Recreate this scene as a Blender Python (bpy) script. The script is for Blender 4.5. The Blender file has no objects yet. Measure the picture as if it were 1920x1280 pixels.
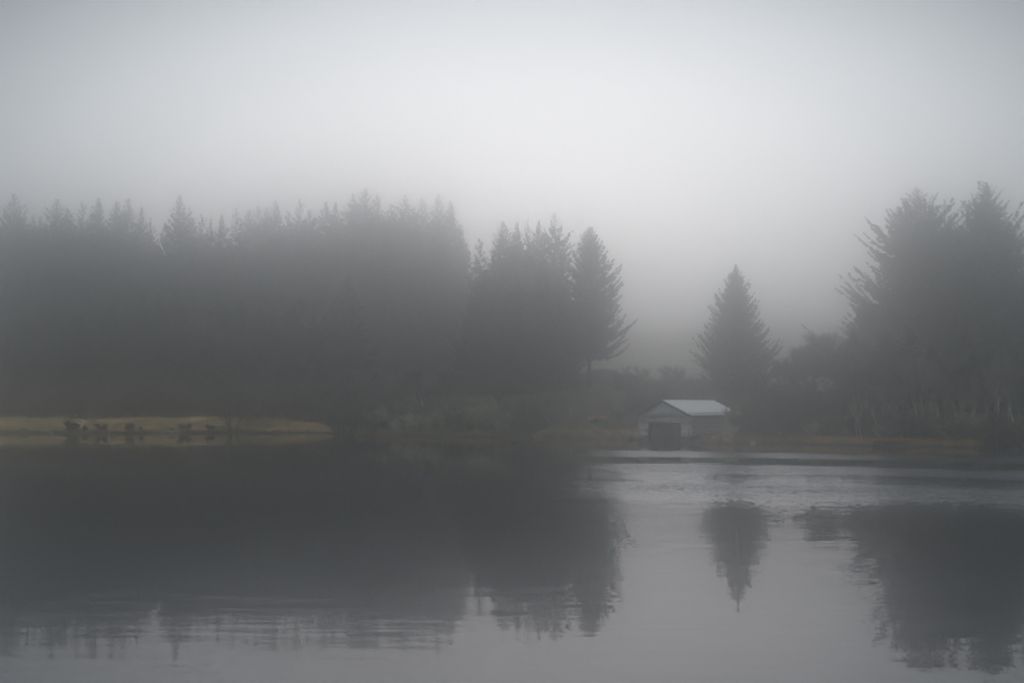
import bpy, math, random
import numpy as np
from math import radians as R, sin, cos, pi

# ------------------------------------------------------------------ camera
S = bpy.context.scene
COL = S.collection
F, CX, CY, CAMH = 2667.0, 960.0, 640.0, 4.0
PITCH = math.atan(114.0 / F)
cam_data = bpy.data.cameras.new("camera")
cam_data.sensor_width = 36.0
cam_data.lens = F / 1920.0 * 36.0
cam_data.clip_end = 5000.0
cam_data.clip_start = 0.1
cam = bpy.data.objects.new("camera", cam_data)
cam.location = (0, 0, CAMH)
cam.rotation_euler = (pi / 2 + PITCH, 0, 0)
COL.objects.link(cam)
S.camera = cam

# ------------------------------------------------------------------ sky, fill sun, exposure
FILL_EL, FILL_AZ = R(58.0), R(200.0)          # azimuth measured from +Y towards +X
GLOW_EL = R(3)
GLOW_AZ, GLOW_FLAT = R(0.5), 1.75
w = bpy.data.worlds.new("World")
S.world = w
w.use_nodes = True
nt = w.node_tree
nt.nodes.clear()
def wn(t, **k):
    n = nt.nodes.new(t)
    for a, b in k.items():
        setattr(n, a, b)
    return n
out = wn("ShaderNodeOutputWorld")
bg = wn("ShaderNodeBackground")
bg.inputs["Strength"].default_value = 0.1
sky = wn("ShaderNodeTexSky", sky_type='NISHITA', sun_disc=False)
sky.sun_elevation = FILL_EL
sky.sun_rotation = FILL_AZ
sky.air_density = 1.0
sky.dust_density = 6.0
tc = wn("ShaderNodeTexCoord")
# overcast cloud deck: brightest round the place where the sun stands behind the fog
sx_ = wn("ShaderNodeSeparateXYZ")
nt.links.new(tc.outputs["Generated"], sx_.inputs[0])
def wm(op, a, b=None):
    n_ = wn("ShaderNodeMath", operation=op)
    for k_, v_ in enumerate((a, b)):
        if v_ is None: continue
        if isinstance(v_, (int, float)): n_.inputs[k_].default_value = v_
        else: nt.links.new(v_, n_.inputs[k_])
    return n_.outputs[0]
az_ = wm('SUBTRACT', wm('ARCTAN2', sx_.outputs[0], sx_.outputs[1]), GLOW_AZ)
el_ = wm('MULTIPLY', wm('SUBTRACT', wm('ARCSINE', sx_.outputs[2]), GLOW_EL), GLOW_FLAT)
glow_r = wm('SQRT', wm('ADD', wm('MULTIPLY', az_, az_), wm('MULTIPLY', el_, el_)))
mr = wn("ShaderNodeMapRange")
mr.inputs["From Min"].default_value = 0.0
mr.inputs["From Max"].default_value = R(60)
nt.links.new(glow_r, mr.inputs["Value"])
ramp = wn("ShaderNodeValToRGB")
cr = ramp.color_ramp
cr.interpolation = 'CARDINAL'
SKY = [(0.0, (21.5, 20.4, 20.2)), (0.1, (18.0, 17.2, 17.1)), (0.2, (12.9, 12.5, 12.5)), (0.3, (10.2, 10.1, 10.2)), (0.4, (6.4, 6.75, 7.0)), (0.55, (1.1, 1.35, 1.5)), (1.0, (0.25, 0.34, 0.42))]
while len(cr.elements) < len(SKY):
    cr.elements.new(0.5)
for e, (p, c) in zip(cr.elements, SKY):
    e.position = p
    e.color = (c[0] / 25, c[1] / 25, c[2] / 25, 1)
mul = wn("ShaderNodeVectorMath", operation='SCALE')
mul.inputs["Scale"].default_value = 33.5
nt.links.new(mr.outputs[0], ramp.inputs["Fac"])
nt.links.new(ramp.outputs["Color"], mul.inputs[0])
mix = wn("ShaderNodeMixRGB", blend_type='MIX')
mix.inputs["Fac"].default_value = 0.94     # how closed the cloud cover is
nt.links.new(sky.outputs["Color"], mix.inputs["Color1"])
nt.links.new(mul.outputs[0], mix.inputs["Color2"])
nt.links.new(mix.outputs["Color"], bg.inputs["Color"])
nt.links.new(bg.outputs[0], out.inputs[0])

fill_sun_d = bpy.data.lights.new("fill_sun", 'SUN')  # sun lamp placed behind the viewer as soft skylight to light the fronts
fill_sun_d.energy = 2.1
fill_sun_d.angle = R(45)
fill_sun_d.color = (0.95, 0.985, 1.0)
fill_sun = bpy.data.objects.new("fill_sun", fill_sun_d)
fill_sun.rotation_euler = (-(pi / 2 - FILL_EL), 0, -FILL_AZ)
fill_sun.rotation_mode = 'XYZ'
from mathutils import Vector
sdir = Vector((sin(FILL_AZ) * cos(FILL_EL), cos(FILL_AZ) * cos(FILL_EL), sin(FILL_EL)))
fill_sun.rotation_euler = sdir.to_track_quat('Z', 'Y').to_euler()
fill_sun.location = (0, 100, 200)
COL.objects.link(fill_sun)

S.view_settings.view_transform = 'Standard'
S.view_settings.look = 'None'
S.view_settings.exposure = 0.0
S.view_settings.gamma = 1.0
S.view_settings.use_curve_mapping = False
cy = S.cycles
cy.max_bounces = 12
cy.diffuse_bounces = 2
cy.glossy_bounces = 2
cy.transmission_bounces = 2
cy.volume_bounces = 10
cy.use_denoising = True
cy.use_guiding = True
cy.use_volume_guiding = True
cy.use_surface_guiding = True
cy.use_adaptive_sampling = False
cy.caustics_reflective = False
cy.caustics_refractive = False

# ------------------------------------------------------------------ helpers
rng = np.random.default_rng(7)
random.seed(7)

def at(px, py, Y):
    """world point on the plane y = Y seen at photo pixel (px, py)"""
    u = (CY - py) / F
    y = cos(PITCH) - u * sin(PITCH)
    z = sin(PITCH) + u * cos(PITCH)
    return Vector(((px - CX) / F / y * Y, Y, CAMH + Y * z / y))

def on_water(px, py):
    u = (CY - py) / F
    y = cos(PITCH) - u * sin(PITCH)
    z = sin(PITCH) + u * cos(PITCH)
    t = -CAMH / z
    return ((px - CX) / F * t, y * t)

class MB:
    """collects quads/tris, links them as one mesh"""
    def __init__(s):
        s.v, s.f, s.m, s.n, s.c = [], [], [], 0, []
    def add(s, V, Fc, mat=0, col=None):
        V = np.asarray(V, float).reshape(-1, 3)
        s.v.append(V)
        Fc = np.asarray(Fc, int)
        s.f.append(Fc + s.n)
        s.m.append(np.full(len(Fc), mat, int))
        s.c.append(np.full(len(V), 0.5 if col is None else col) if np.isscalar(col) or col is None else np.asarray(col, float))
        s.n += len(V)
    def tube(s, P, rad, sides=5, mat=0, col=None, cap=True):
        P = np.asarray(P, float)
        rad = np.asarray(rad, float)
        T = np.gradient(P, axis=0)
        T /= np.linalg.norm(T, axis=1)[:, None] + 1e-9
        ref = np.array([0.0, 0, 1]) if abs(T[0][2]) < 0.8 else np.array([1.0, 0, 0])
        A = np.cross(T, ref)
        A /= np.linalg.norm(A, axis=1)[:, None] + 1e-9
        B = np.cross(T, A)
        th = np.arange(sides) * 2 * pi / sides
        ring = P[:, None, :] + rad[:, None, None] * (A[:, None, :] * np.cos(th)[None, :, None] + B[:, None, :] * np.sin(th)[None, :, None])
        n = len(P)
        q = []
        for i in range(n - 1):
            for k in range(sides):
                k2 = (k + 1) % sides
                q.append((i * sides + k, i * sides + k2, (i + 1) * sides + k2, (i + 1) * sides + k))
        V = ring.reshape(-1, 3)
        if cap and sides == 4:
            q.append((3, 2, 1, 0)); b = (n - 1) * 4; q.append((b, b + 1, b + 2, b + 3))
        if cap and sides > 4:      # fans of degenerate-free quads are awkward; use centre vertices
            V = np.vstack([V, P[0], P[-1]])
            c0, c1 = n * sides, n * sides + 1
            b = (n - 1) * sides
            for k in range(0, sides, 2):
                q.append((c0, (k + 2) % sides, (k + 1) % sides, k))
                q.append((c1, b + k, b + (k + 1) % sides, b + (k + 2) % sides))
        s.add(V, q, mat, col)
    def box(s, lo, hi, mat=0, col=None, M=None):
        x0, y0, z0 = lo; x1, y1, z1 = hi
        V = np.array([(x0, y0, z0), (x1, y0, z0), (x1, y1, z0), (x0, y1, z0), (x0, y0, z1), (x1, y0, z1), (x1, y1, z1), (x0, y1, z1)], float)
        if M is not None:
            V = np.array([M @ Vector(v) for v in V])
        s.add(V, [(3, 2, 1, 0), (4, 5, 6, 7), (0, 1, 5, 4), (1, 2, 6, 5), (2, 3, 7, 6), (3, 0, 4, 7)], mat, col)
    def quads(s, C, mat=0, col=None):
        """C: (n,4,3)"""
        n = len(C)
        s.add(C.reshape(-1, 3), np.arange(n * 4).reshape(n, 4), mat, None if col is None else np.repeat(col, 4))
    def mesh(s, name, mats, smooth=False):
        me = bpy.data.meshes.new(name)
        V = np.vstack(s.v)
        Fc = np.vstack(s.f)
        me.vertices.add(len(V)); me.vertices.foreach_set("co", V.ravel())
        me.loops.add(Fc.size); me.loops.foreach_set("vertex_index", Fc.ravel())
        me.polygons.add(len(Fc))
        me.polygons.foreach_set("loop_start", np.arange(len(Fc)) * 4)
        me.polygons.foreach_set("loop_total", np.full(len(Fc), 4))
        me.polygons.foreach_set("material_index", np.concatenate(s.m))
        if smooth:
            me.polygons.foreach_set("use_smooth", np.ones(len(Fc), bool))
        a = me.attributes.new("tone", 'FLOAT', 'POINT')
        a.data.foreach_set("value", np.concatenate(s.c))
        for m in mats:
            me.materials.append(m)
        me.update(calc_edges=True)
        return me
    def build(s, name, mats, parent=None, smooth=False):
        o = bpy.data.objects.new(name, s.mesh(name, mats if isinstance(mats, (list, tuple)) else [mats], smooth))
        COL.objects.link(o)
        if parent is not None:
            o.parent = parent
        return o

def empty(name, loc, rz=0.0, sc=1.0):
    o = bpy.data.objects.new(name, None)
    o.location = loc
    o.rotation_euler = (0, 0, rz)
    o.scale = (sc, sc, sc) if np.isscalar(sc) else sc
    o.empty_display_size = 0.5
    COL.objects.link(o)
    return o

def tag(o, label=None, cat=None, group=None, kind=None):
    for k, v in (("label", label), ("category", cat), ("group", group), ("kind", kind)):
        if v is not None:
            o[k] = v
    return o

def material(name, c1, c2, scale=2.0, rough=0.9, tone=0.0, objvar=0.0, c3=None, bump=0.0, spec=0.2, stretch=None, coord="Object"):
    """noise mix of c1/c2 (and c3), varied by the per-vertex tone attribute and per object"""
    m = bpy.data.materials.new(name)
    m.use_nodes = True
    n = m.node_tree
    b = n.nodes["Principled BSDF"]
    b.inputs["Roughness"].default_value = rough
    b.inputs["Specular IOR Level"].default_value = spec
    t = n.nodes.new("ShaderNodeTexCoord")
    mp = n.nodes.new("ShaderNodeMapping")
    if stretch: mp.inputs["Scale"].default_value = stretch
    n.links.new(t.outputs[coord], mp.inputs["Vector"])
    no = n.nodes.new("ShaderNodeTexNoise")
    no.inputs["Scale"].default_value = scale
    no.inputs["Detail"].default_value = 5
    n.links.new(mp.outputs[0], no.inputs["Vector"])
    r = n.nodes.new("ShaderNodeValToRGB")
    r.color_ramp.elements[0].position = 0.35
    r.color_ramp.elements[0].color = (*c1, 1)
    r.color_ramp.elements[1].position = 0.65
    r.color_ramp.elements[1].color = (*c2, 1)
    if c3:
        e = r.color_ramp.elements.new(0.5); e.color = (*c3, 1)
    n.links.new(no.outputs["Fac"], r.inputs["Fac"])
    last = r.outputs["Color"]
    if tone or objvar:
        at_ = n.nodes.new("ShaderNodeAttribute"); at_.attribute_name = "tone"
        oi = n.nodes.new("ShaderNodeObjectInfo")
        m1 = n.nodes.new("ShaderNodeMath"); m1.operation = 'MULTIPLY_ADD'
        m1.inputs[1].default_value = 2 * tone; m1.inputs[2].default_value = 1 - tone
        n.links.new(at_.outputs["Fac"], m1.inputs[0])
        m2 = n.nodes.new("ShaderNodeMath"); m2.operation = 'MULTIPLY_ADD'
        m2.inputs[1].default_value = 2 * objvar; m2.inputs[2].default_value = 1 - objvar
        n.links.new(oi.outputs["Random"], m2.inputs[0])
        m3 = n.nodes.new("ShaderNodeMath"); m3.operation = 'MULTIPLY'
        n.links.new(m1.outputs[0], m3.inputs[0]); n.links.new(m2.outputs[0], m3.inputs[1])
        vm = n.nodes.new("ShaderNodeVectorMath"); vm.operation = 'SCALE'
        n.links.new(last, vm.inputs[0]); n.links.new(m3.outputs[0], vm.inputs["Scale"])
        last = vm.outputs[0]
    n.links.new(last, b.inputs["Base Color"])
    if bump:
        bp = n.nodes.new("ShaderNodeBump"); bp.inputs["Strength"].default_value = bump
        bp.inputs["Distance"].default_value = 0.05
        n.links.new(no.outputs["Fac"], bp.inputs["Height"]); n.links.new(bp.outputs[0], b.inputs["Normal"])
    return m

M_needle = material("spruce_needles", (0.022, 0.034, 0.024), (0.06, 0.078, 0.05), 0.6, tone=0.45, objvar=0.25)
M_bark = material("spruce_bark", (0.05, 0.04, 0.035), (0.11, 0.09, 0.075), 3.0, tone=0.1, stretch=(1, 1, 0.2), bump=0.4)
M_twig = material("bare_twigs", (0.06, 0.056, 0.048), (0.17, 0.152, 0.128), 1.2, tone=0.4, objvar=0.25)
M_birch = material("birch_bark", (0.25, 0.24, 0.21), (0.62, 0.60, 0.54), 2.0, tone=0.2, stretch=(1, 1, 3))
M_lichen = material("lichen_twigs", (0.26, 0.27, 0.19), (0.55, 0.55, 0.42), 1.5, tone=0.4, objvar=0.2)
M_shrub = material("dark_shrub_leaves", (0.018, 0.024, 0.016), (0.05, 0.055, 0.035), 2.0, tone=0.4, objvar=0.2)
M_goldgrass = material("dead_grass_blades", (0.42, 0.31, 0.12), (0.70, 0.53, 0.24), 0.8, tone=0.35)
M_browngrass = material("brown_grass_blades", (0.22, 0.14, 0.055), (0.38, 0.25, 0.10), 0.8, tone=0.35)
M_stone = material("stone", (0.12, 0.115, 0.105), (0.34, 0.33, 0.31), 3.0, bump=0.5)
M_bracken = material("dead_bracken", (0.32, 0.20, 0.12), (0.60, 0.41, 0.26), 2.0, tone=0.35)

# ------------------------------------------------------------------ terrain
shore_px = [(-500, 818), (-200, 813), (0, 812), (150, 812), (300, 812), (440, 811), (600, 812), (640, 813), (700, 818), (860, 819), (1000, 820),
            (1100, 820), (1180, 822), (1215, 824), (1330, 829.5), (1450, 832), (1600, 835), (1750, 838), (1900, 842), (2100, 850), (2500, 870)]
sp = [on_water(*p) for p in shore_px]
SX = np.array([p[0] for p in sp]); SY = np.array([p[1] for p in sp])
def vnoise(x, y, s, seed=0):
    """cheap smooth value noise"""
    x = np.asarray(x, float) / s; y = np.asarray(y, float) / s
    xi = np.floor(x); yi = np.floor(y); fx = x - xi; fy = y - yi
    fx = fx * fx * (3 - 2 * fx); fy = fy * fy * (3 - 2 * fy)
    def h(a, b):
        v = np.sin(a * 127.1 + b * 311.7 + seed * 74.7) * 43758.5453
        return v - np.floor(v)
    return (h(xi, yi) * (1 - fx) + h(xi + 1, yi) * fx) * (1 - fy) + (h(xi, yi + 1) * (1 - fx) + h(xi + 1, yi + 1) * fx) * fy
def shore_y(X):
    return np.interp(X, SX, SY) + 1.6 * (vnoise(X, 0 * X, 3.2, 3) - 0.5)
def sstep(a, b, x):
    t = np.clip((x - a) / (b - a), 0, 1)
    return t * t * (3 - 2 * t)
def ground_h(X, Y):
    X = np.asarray(X, float); Y = np.asarray(Y, float)
    d = Y - shore_y(X)
    # three kinds of bank: grassy spit on the left, rising mound in the middle, low shore on the right
    spit = 0.35 * sstep(-0.2, 0.7, d) + 1.55 * sstep(0.3, 13, d) + 0.25 * sstep(13, 40, d)
    mid = 0.4 * sstep(-0.2, 1.2, d) + 4.6 * sstep(1, 17, d)
    low = 0.3 * sstep(-0.2, 1.0, d) + 1.4 * sstep(1, 16, d)
    wm = sstep(-26, -8, X) * (1 - sstep(12, 20, X))
    wl = sstep(12, 20, X)
    ws = 1 - sstep(-26, -8, X)
    # the spit tapers into the water at its right-hand end
    ws_cut = 1 - 0.6 * sstep(-36, -22, X)
    land = spit * ws * ws_cut + mid * wm + low * wl
    hill = 33.0 * sstep(70, 520, d) * (0.85 + 0.3 * vnoise(X, Y, 60, 5)) + 6 * sstep(10, 60, d) * sstep(2, 16, X) * (1 - sstep(30, 60, X)) * 0.8
    bumps = 0.35 * (vnoise(X, Y, 4, 1) - 0.5) * sstep(0.5, 4, d) + 0.12 * (vnoise(X, Y, 1.1, 2) - 0.5) * sstep(0.2, 1, d)
    under = -1.6 * (1 - sstep(-6, -0.2, d))
    near = 4.0 * (1 - sstep(0, 14, Y)) 
    z = land + hill + bumps + under
    return np.maximum(z, -1.6 + near) if np.ndim(z) else max(float(z), -1.6 + float(near))
gx = np.concatenate([np.linspace(-560, -120, 23), np.arange(-110, 80, 0.75), np.linspace(90, 560, 24)])
gy = np.concatenate([np.linspace(-50, 70, 25), np.arange(75, 105, 2.0), np.arange(106, 225, 0.75), np.linspace(228, 420, 50), np.linspace(440, 760, 12)])
GX, GY = np.meshgrid(gx, gy)
GZ = ground_h(GX, GY)
nx, ny = len(gx), len(gy)
idx = np.arange(nx * ny).reshape(ny, nx)
fc = np.stack([idx[:-1, :-1], idx[:-1, 1:], idx[1:, 1:], idx[1:, :-1]], -1).reshape(-1, 4)
g = MB()
gold = (1 - sstep(-26, -16, GX)) * (1 - sstep(11, 15, GY - shore_y(GX)))
g.add(np.stack([GX, GY, GZ], -1).reshape(-1, 3), fc, 0, gold.ravel())
def ground_material():
    m = bpy.data.materials.new("lakeside_ground")
    m.use_nodes = True
    n = m.node_tree; b = n.nodes["Principled BSDF"]
    b.inputs["Roughness"].default_value = 0.95
    b.inputs["Specular IOR Level"].default_value = 0.1
    geo = n.nodes.new("ShaderNodeNewGeometry")
    def noise(sc, det=6):
        o = n.nodes.new("ShaderNodeTexNoise"); o.inputs["Scale"].default_value = sc; o.inputs["Detail"].default_value = det
        n.links.new(geo.outputs["Position"], o.inputs["Vector"]); return o
    def ramp(src, stops):
        r = n.nodes.new("ShaderNodeValToRGB")
        while len(r.color_ramp.elements) < len(stops): r.color_ramp.elements.new(0.5)
        for e, (p, c) in zip(r.color_ramp.elements, stops): e.position = p; e.color = (*c, 1)
        n.links.new(src, r.inputs["Fac"]); return r
    gold = ramp(noise(0.45, 9).outputs["Fac"], [(0.36, (0.18, 0.14, 0.08)), (0.47, (0.47, 0.355, 0.19)), (0.62, (0.64, 0.51, 0.30))])
    moor = ramp(noise(0.5).outputs["Fac"], [(0.3, (0.06, 0.05, 0.035)), (0.5, (0.14, 0.11, 0.07)), (0.7, (0.20, 0.155, 0.10))])
    heath = ramp(noise(0.6).outputs["Fac"], [(0.3, (0.024, 0.03, 0.022)), (0.5, (0.05, 0.05, 0.034)), (0.7, (0.085, 0.075, 0.048))])
    mud = ramp(noise(2.0).outputs["Fac"], [(0.3, (0.018, 0.017, 0.014)), (0.7, (0.05, 0.045, 0.035))])
    a = n.nodes.new("ShaderNodeAttribute"); a.attribute_name = "tone"
    mx = n.nodes.new("ShaderNodeMixRGB"); n.links.new(a.outputs["Fac"], mx.inputs[0])
    sy_ = n.nodes.new("ShaderNodeSeparateXYZ"); n.links.new(geo.outputs["Position"], sy_.inputs[0])
    my_ = n.nodes.new("ShaderNodeMapRange"); my_.inputs["From Min"].default_value = 225; my_.inputs["From Max"].default_value = 290
    n.links.new(sy_.outputs["Y"], my_.inputs["Value"])
    mh = n.nodes.new("ShaderNodeMixRGB"); n.links.new(my_.outputs[0], mh.inputs[0])
    n.links.new(heath.outputs[0], mh.inputs[1]); n.links.new(moor.outputs[0], mh.inputs[2])
    n.links.new(mh.outputs[0], mx.inputs[1]); n.links.new(gold.outputs[0], mx.inputs[2])
    sep = n.nodes.new("ShaderNodeSeparateXYZ"); n.links.new(geo.outputs["Position"], sep.inputs[0])
    mr = n.nodes.new("ShaderNodeMapRange"); mr.inputs["From Min"].default_value = 0.25; mr.inputs["From Max"].default_value = 0.5
    n.links.new(sep.outputs["Z"], mr.inputs["Value"])
    m2 = n.nodes.new("ShaderNodeMixRGB"); n.links.new(mr.outputs[0], m2.inputs[0])
    n.links.new(mud.outputs[0], m2.inputs[1]); n.links.new(mx.outputs[0], m2.inputs[2])
    n.links.new(m2.outputs[0], b.inputs["Base Color"])
    bp = n.nodes.new("ShaderNodeBump"); bp.inputs["Strength"].default_value = 0.6; bp.inputs["Distance"].default_value = 0.2
    n.links.new(noise(4.0).outputs["Fac"], bp.inputs["Height"]); n.links.new(bp.outputs[0], b.inputs["Normal"])
    return m
tag(g.build("ground", ground_material(), smooth=True), kind="structure")

# ------------------------------------------------------------------ water
def water_material():
    m = bpy.data.materials.new("lake_water")
    m.use_nodes = True
    n = m.node_tree
    n.nodes.remove(n.nodes["Principled BSDF"])
    body = n.nodes.new("ShaderNodeBsdfDiffuse"); body.inputs["Color"].default_value = (0.010, 0.016, 0.017, 1)
    b = n.nodes.new("ShaderNodeBsdfGlossy"); b.inputs["Color"].default_value = (0.99, 0.97, 0.985, 1)
    fre = n.nodes.new("ShaderNodeFresnel"); fre.inputs["IOR"].default_value = 1.333
    mxs = n.nodes.new("ShaderNodeMixShader")
    n.links.new(fre.outputs[0], mxs.inputs[0]); n.links.new(body.outputs[0], mxs.inputs[1]); n.links.new(b.outputs[0], mxs.inputs[2])
    n.links.new(mxs.outputs[0], n.nodes["Material Output"].inputs["Surface"])
    geo = n.nodes.new("ShaderNodeNewGeometry")
    L = n.links.new
    def math_(op, a, b_=None, c=None, clamp=False):
        o = n.nodes.new("ShaderNodeMath"); o.operation = op; o.use_clamp = clamp
        for i, v in enumerate((a, b_, c)):
            if v is None: continue
            if isinstance(v, (int, float)): o.inputs[i].default_value = v
            else: L(v, o.inputs[i])
        return o.outputs[0]
    def noise(scale, det=2, off=(0, 0, 0), rough=0.5):
        mp = n.nodes.new("ShaderNodeMapping"); mp.inputs["Scale"].default_value = scale; mp.inputs["Location"].default_value = off
        L(geo.outputs["Position"], mp.inputs["Vector"])
        o = n.nodes.new("ShaderNodeTexNoise"); o.inputs["Scale"].default_value = 1; o.inputs["Detail"].default_value = det
        o.inputs["Roughness"].default_value = rough
        L(mp.outputs[0], o.inputs["Vector"]); return o
    def slope(no, kx, ky):
        sp_ = n.nodes.new("ShaderNodeSeparateColor"); L(no.outputs["Color"], sp_.inputs[0])
        return (math_('MULTIPLY', math_('SUBTRACT', sp_.outputs[0], 0.5), kx), math_('MULTIPLY', math_('SUBTRACT', sp_.outputs[1], 0.5), ky))
    sep = n.nodes.new("ShaderNodeSeparateXYZ"); L(geo.outputs["Position"], sep.inputs[0])
    X, Y = sep.outputs[0], sep.outputs[1]
    # calm water: long low ripples lying across the view
    c1 = slope(noise((0.7, 2.7, 1), 2), 0.003, 0.020)
    c2 = slope(noise((0.12, 0.7, 1), 1, (7, 3, 0)), 0.001, 0.006)
    # breeze patches: short steep wavelets
    r1 = slope(noise((7.0, 2.4, 1), 2, (3, 9, 0), 0.6), 0.2, 0.62)
    # mask of the breeze patches: slanting bands on the right-hand half of the lake
    warp = math_('MULTIPLY', math_('SUBTRACT', noise((0.035, 0.03, 1), 4, (1, 5, 0), 0.6).outputs["Fac"], 0.5), 16.0)
    Yp = math_('ADD', math_('ADD', Y, math_('MULTIPLY', math_('SUBTRACT', X, 13.0), 0.42)), warp)
    fr = n.nodes.new("ShaderNodeMapRange"); fr.inputs["From Min"].default_value = 40; fr.inputs["From Max"].default_value = 140
    L(Yp, fr.inputs["Value"])
    rp = n.nodes.new("ShaderNodeValToRGB")
    bands = [(40, 0), (46, 0.04), (52, 0.2), (58, 0.55), (63, 0.9), (67, 0.95), (71, 0.5), (77, 0.4), (80, 0.9), (88, 1.0), (90.5, 0.2), (93, 0.0), (102, 0.0), (104, 0.9), (110, 1.0), (116, 0.95), (119, 0.0), (129, 0.0), (130, 0.15), (131.2, 0.0), (140, 0)]
    els = rp.color_ramp.elements
    while len(els) < len(bands): els.new(0.5)
    for e, (d, v) in zip(els, bands):
        e.position = (d - 40) / 100; e.color = (v, v, v, 1)
    L(fr.outputs[0], rp.inputs["Fac"])
    # left edge of the patches
    edge = math_('SUBTRACT', X, math_('MULTIPLY', Y, 0.055))
    edge = math_('ADD', edge, math_('MULTIPLY', math_('SUBTRACT', noise((0.12, 0.2, 1), 4, (2, 2, 0), 0.7).outputs["Fac"], 0.5), 14.0))
    em = n.nodes.new("ShaderNodeMapRange"); em.interpolation_type = 'SMOOTHSTEP'
    em.inputs["From Min"].default_value = -2.0; em.inputs["From Max"].default_value = 3.5
    L(edge, em.inputs["Value"])
    # gusty mottling inside
    mot = n.nodes.new("ShaderNodeMapRange"); mot.inputs["From Min"].default_value = 0.3; mot.inputs["From Max"].default_value = 0.6
    mot.inputs["To Min"].default_value = 0.5; mot.inputs["To Max"].default_value = 1.0
    L(noise((0.10, 0.8, 1), 5, (11, 4, 0), 0.65).outputs["Fac"], mot.inputs["Value"])
    mask = math_('MULTIPLY', math_('MULTIPLY', rp.outputs["Color"], em.outputs[0]), mot.outputs[0])
    sx = math_('ADD', math_('ADD', c1[0], c2[0]), math_('MULTIPLY', r1[0], mask))
    # at this low angle one sees mostly the wavelet faces that lean towards the viewer
    sy = math_('ADD', math_('ADD', c1[1], c2[1]), math_('MULTIPLY', math_('SUBTRACT', r1[1], 0.11), mask))
    cb = n.nodes.new("ShaderNodeCombineXYZ"); L(sx, cb.inputs[0]); L(sy, cb.inputs[1]); cb.inputs[2].default_value = 1
    nm = n.nodes.new("ShaderNodeVectorMath"); nm.operation = 'NORMALIZE'; L(cb.outputs[0], nm.inputs[0])
    L(nm.outputs[0], b.inputs["Normal"]); L(nm.outputs[0], fre.inputs["Normal"])
    L(math_('MULTIPLY_ADD', mask, 0.16, 0.012), b.inputs["Roughness"])
    return m
wb = MB()
wb.add([(-540, 2, 0), (540, 2, 0), (540, 300, 0), (-540, 300, 0)], [(0, 1, 2, 3)])
tag(wb.build("water", water_material()), kind="structure")

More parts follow.
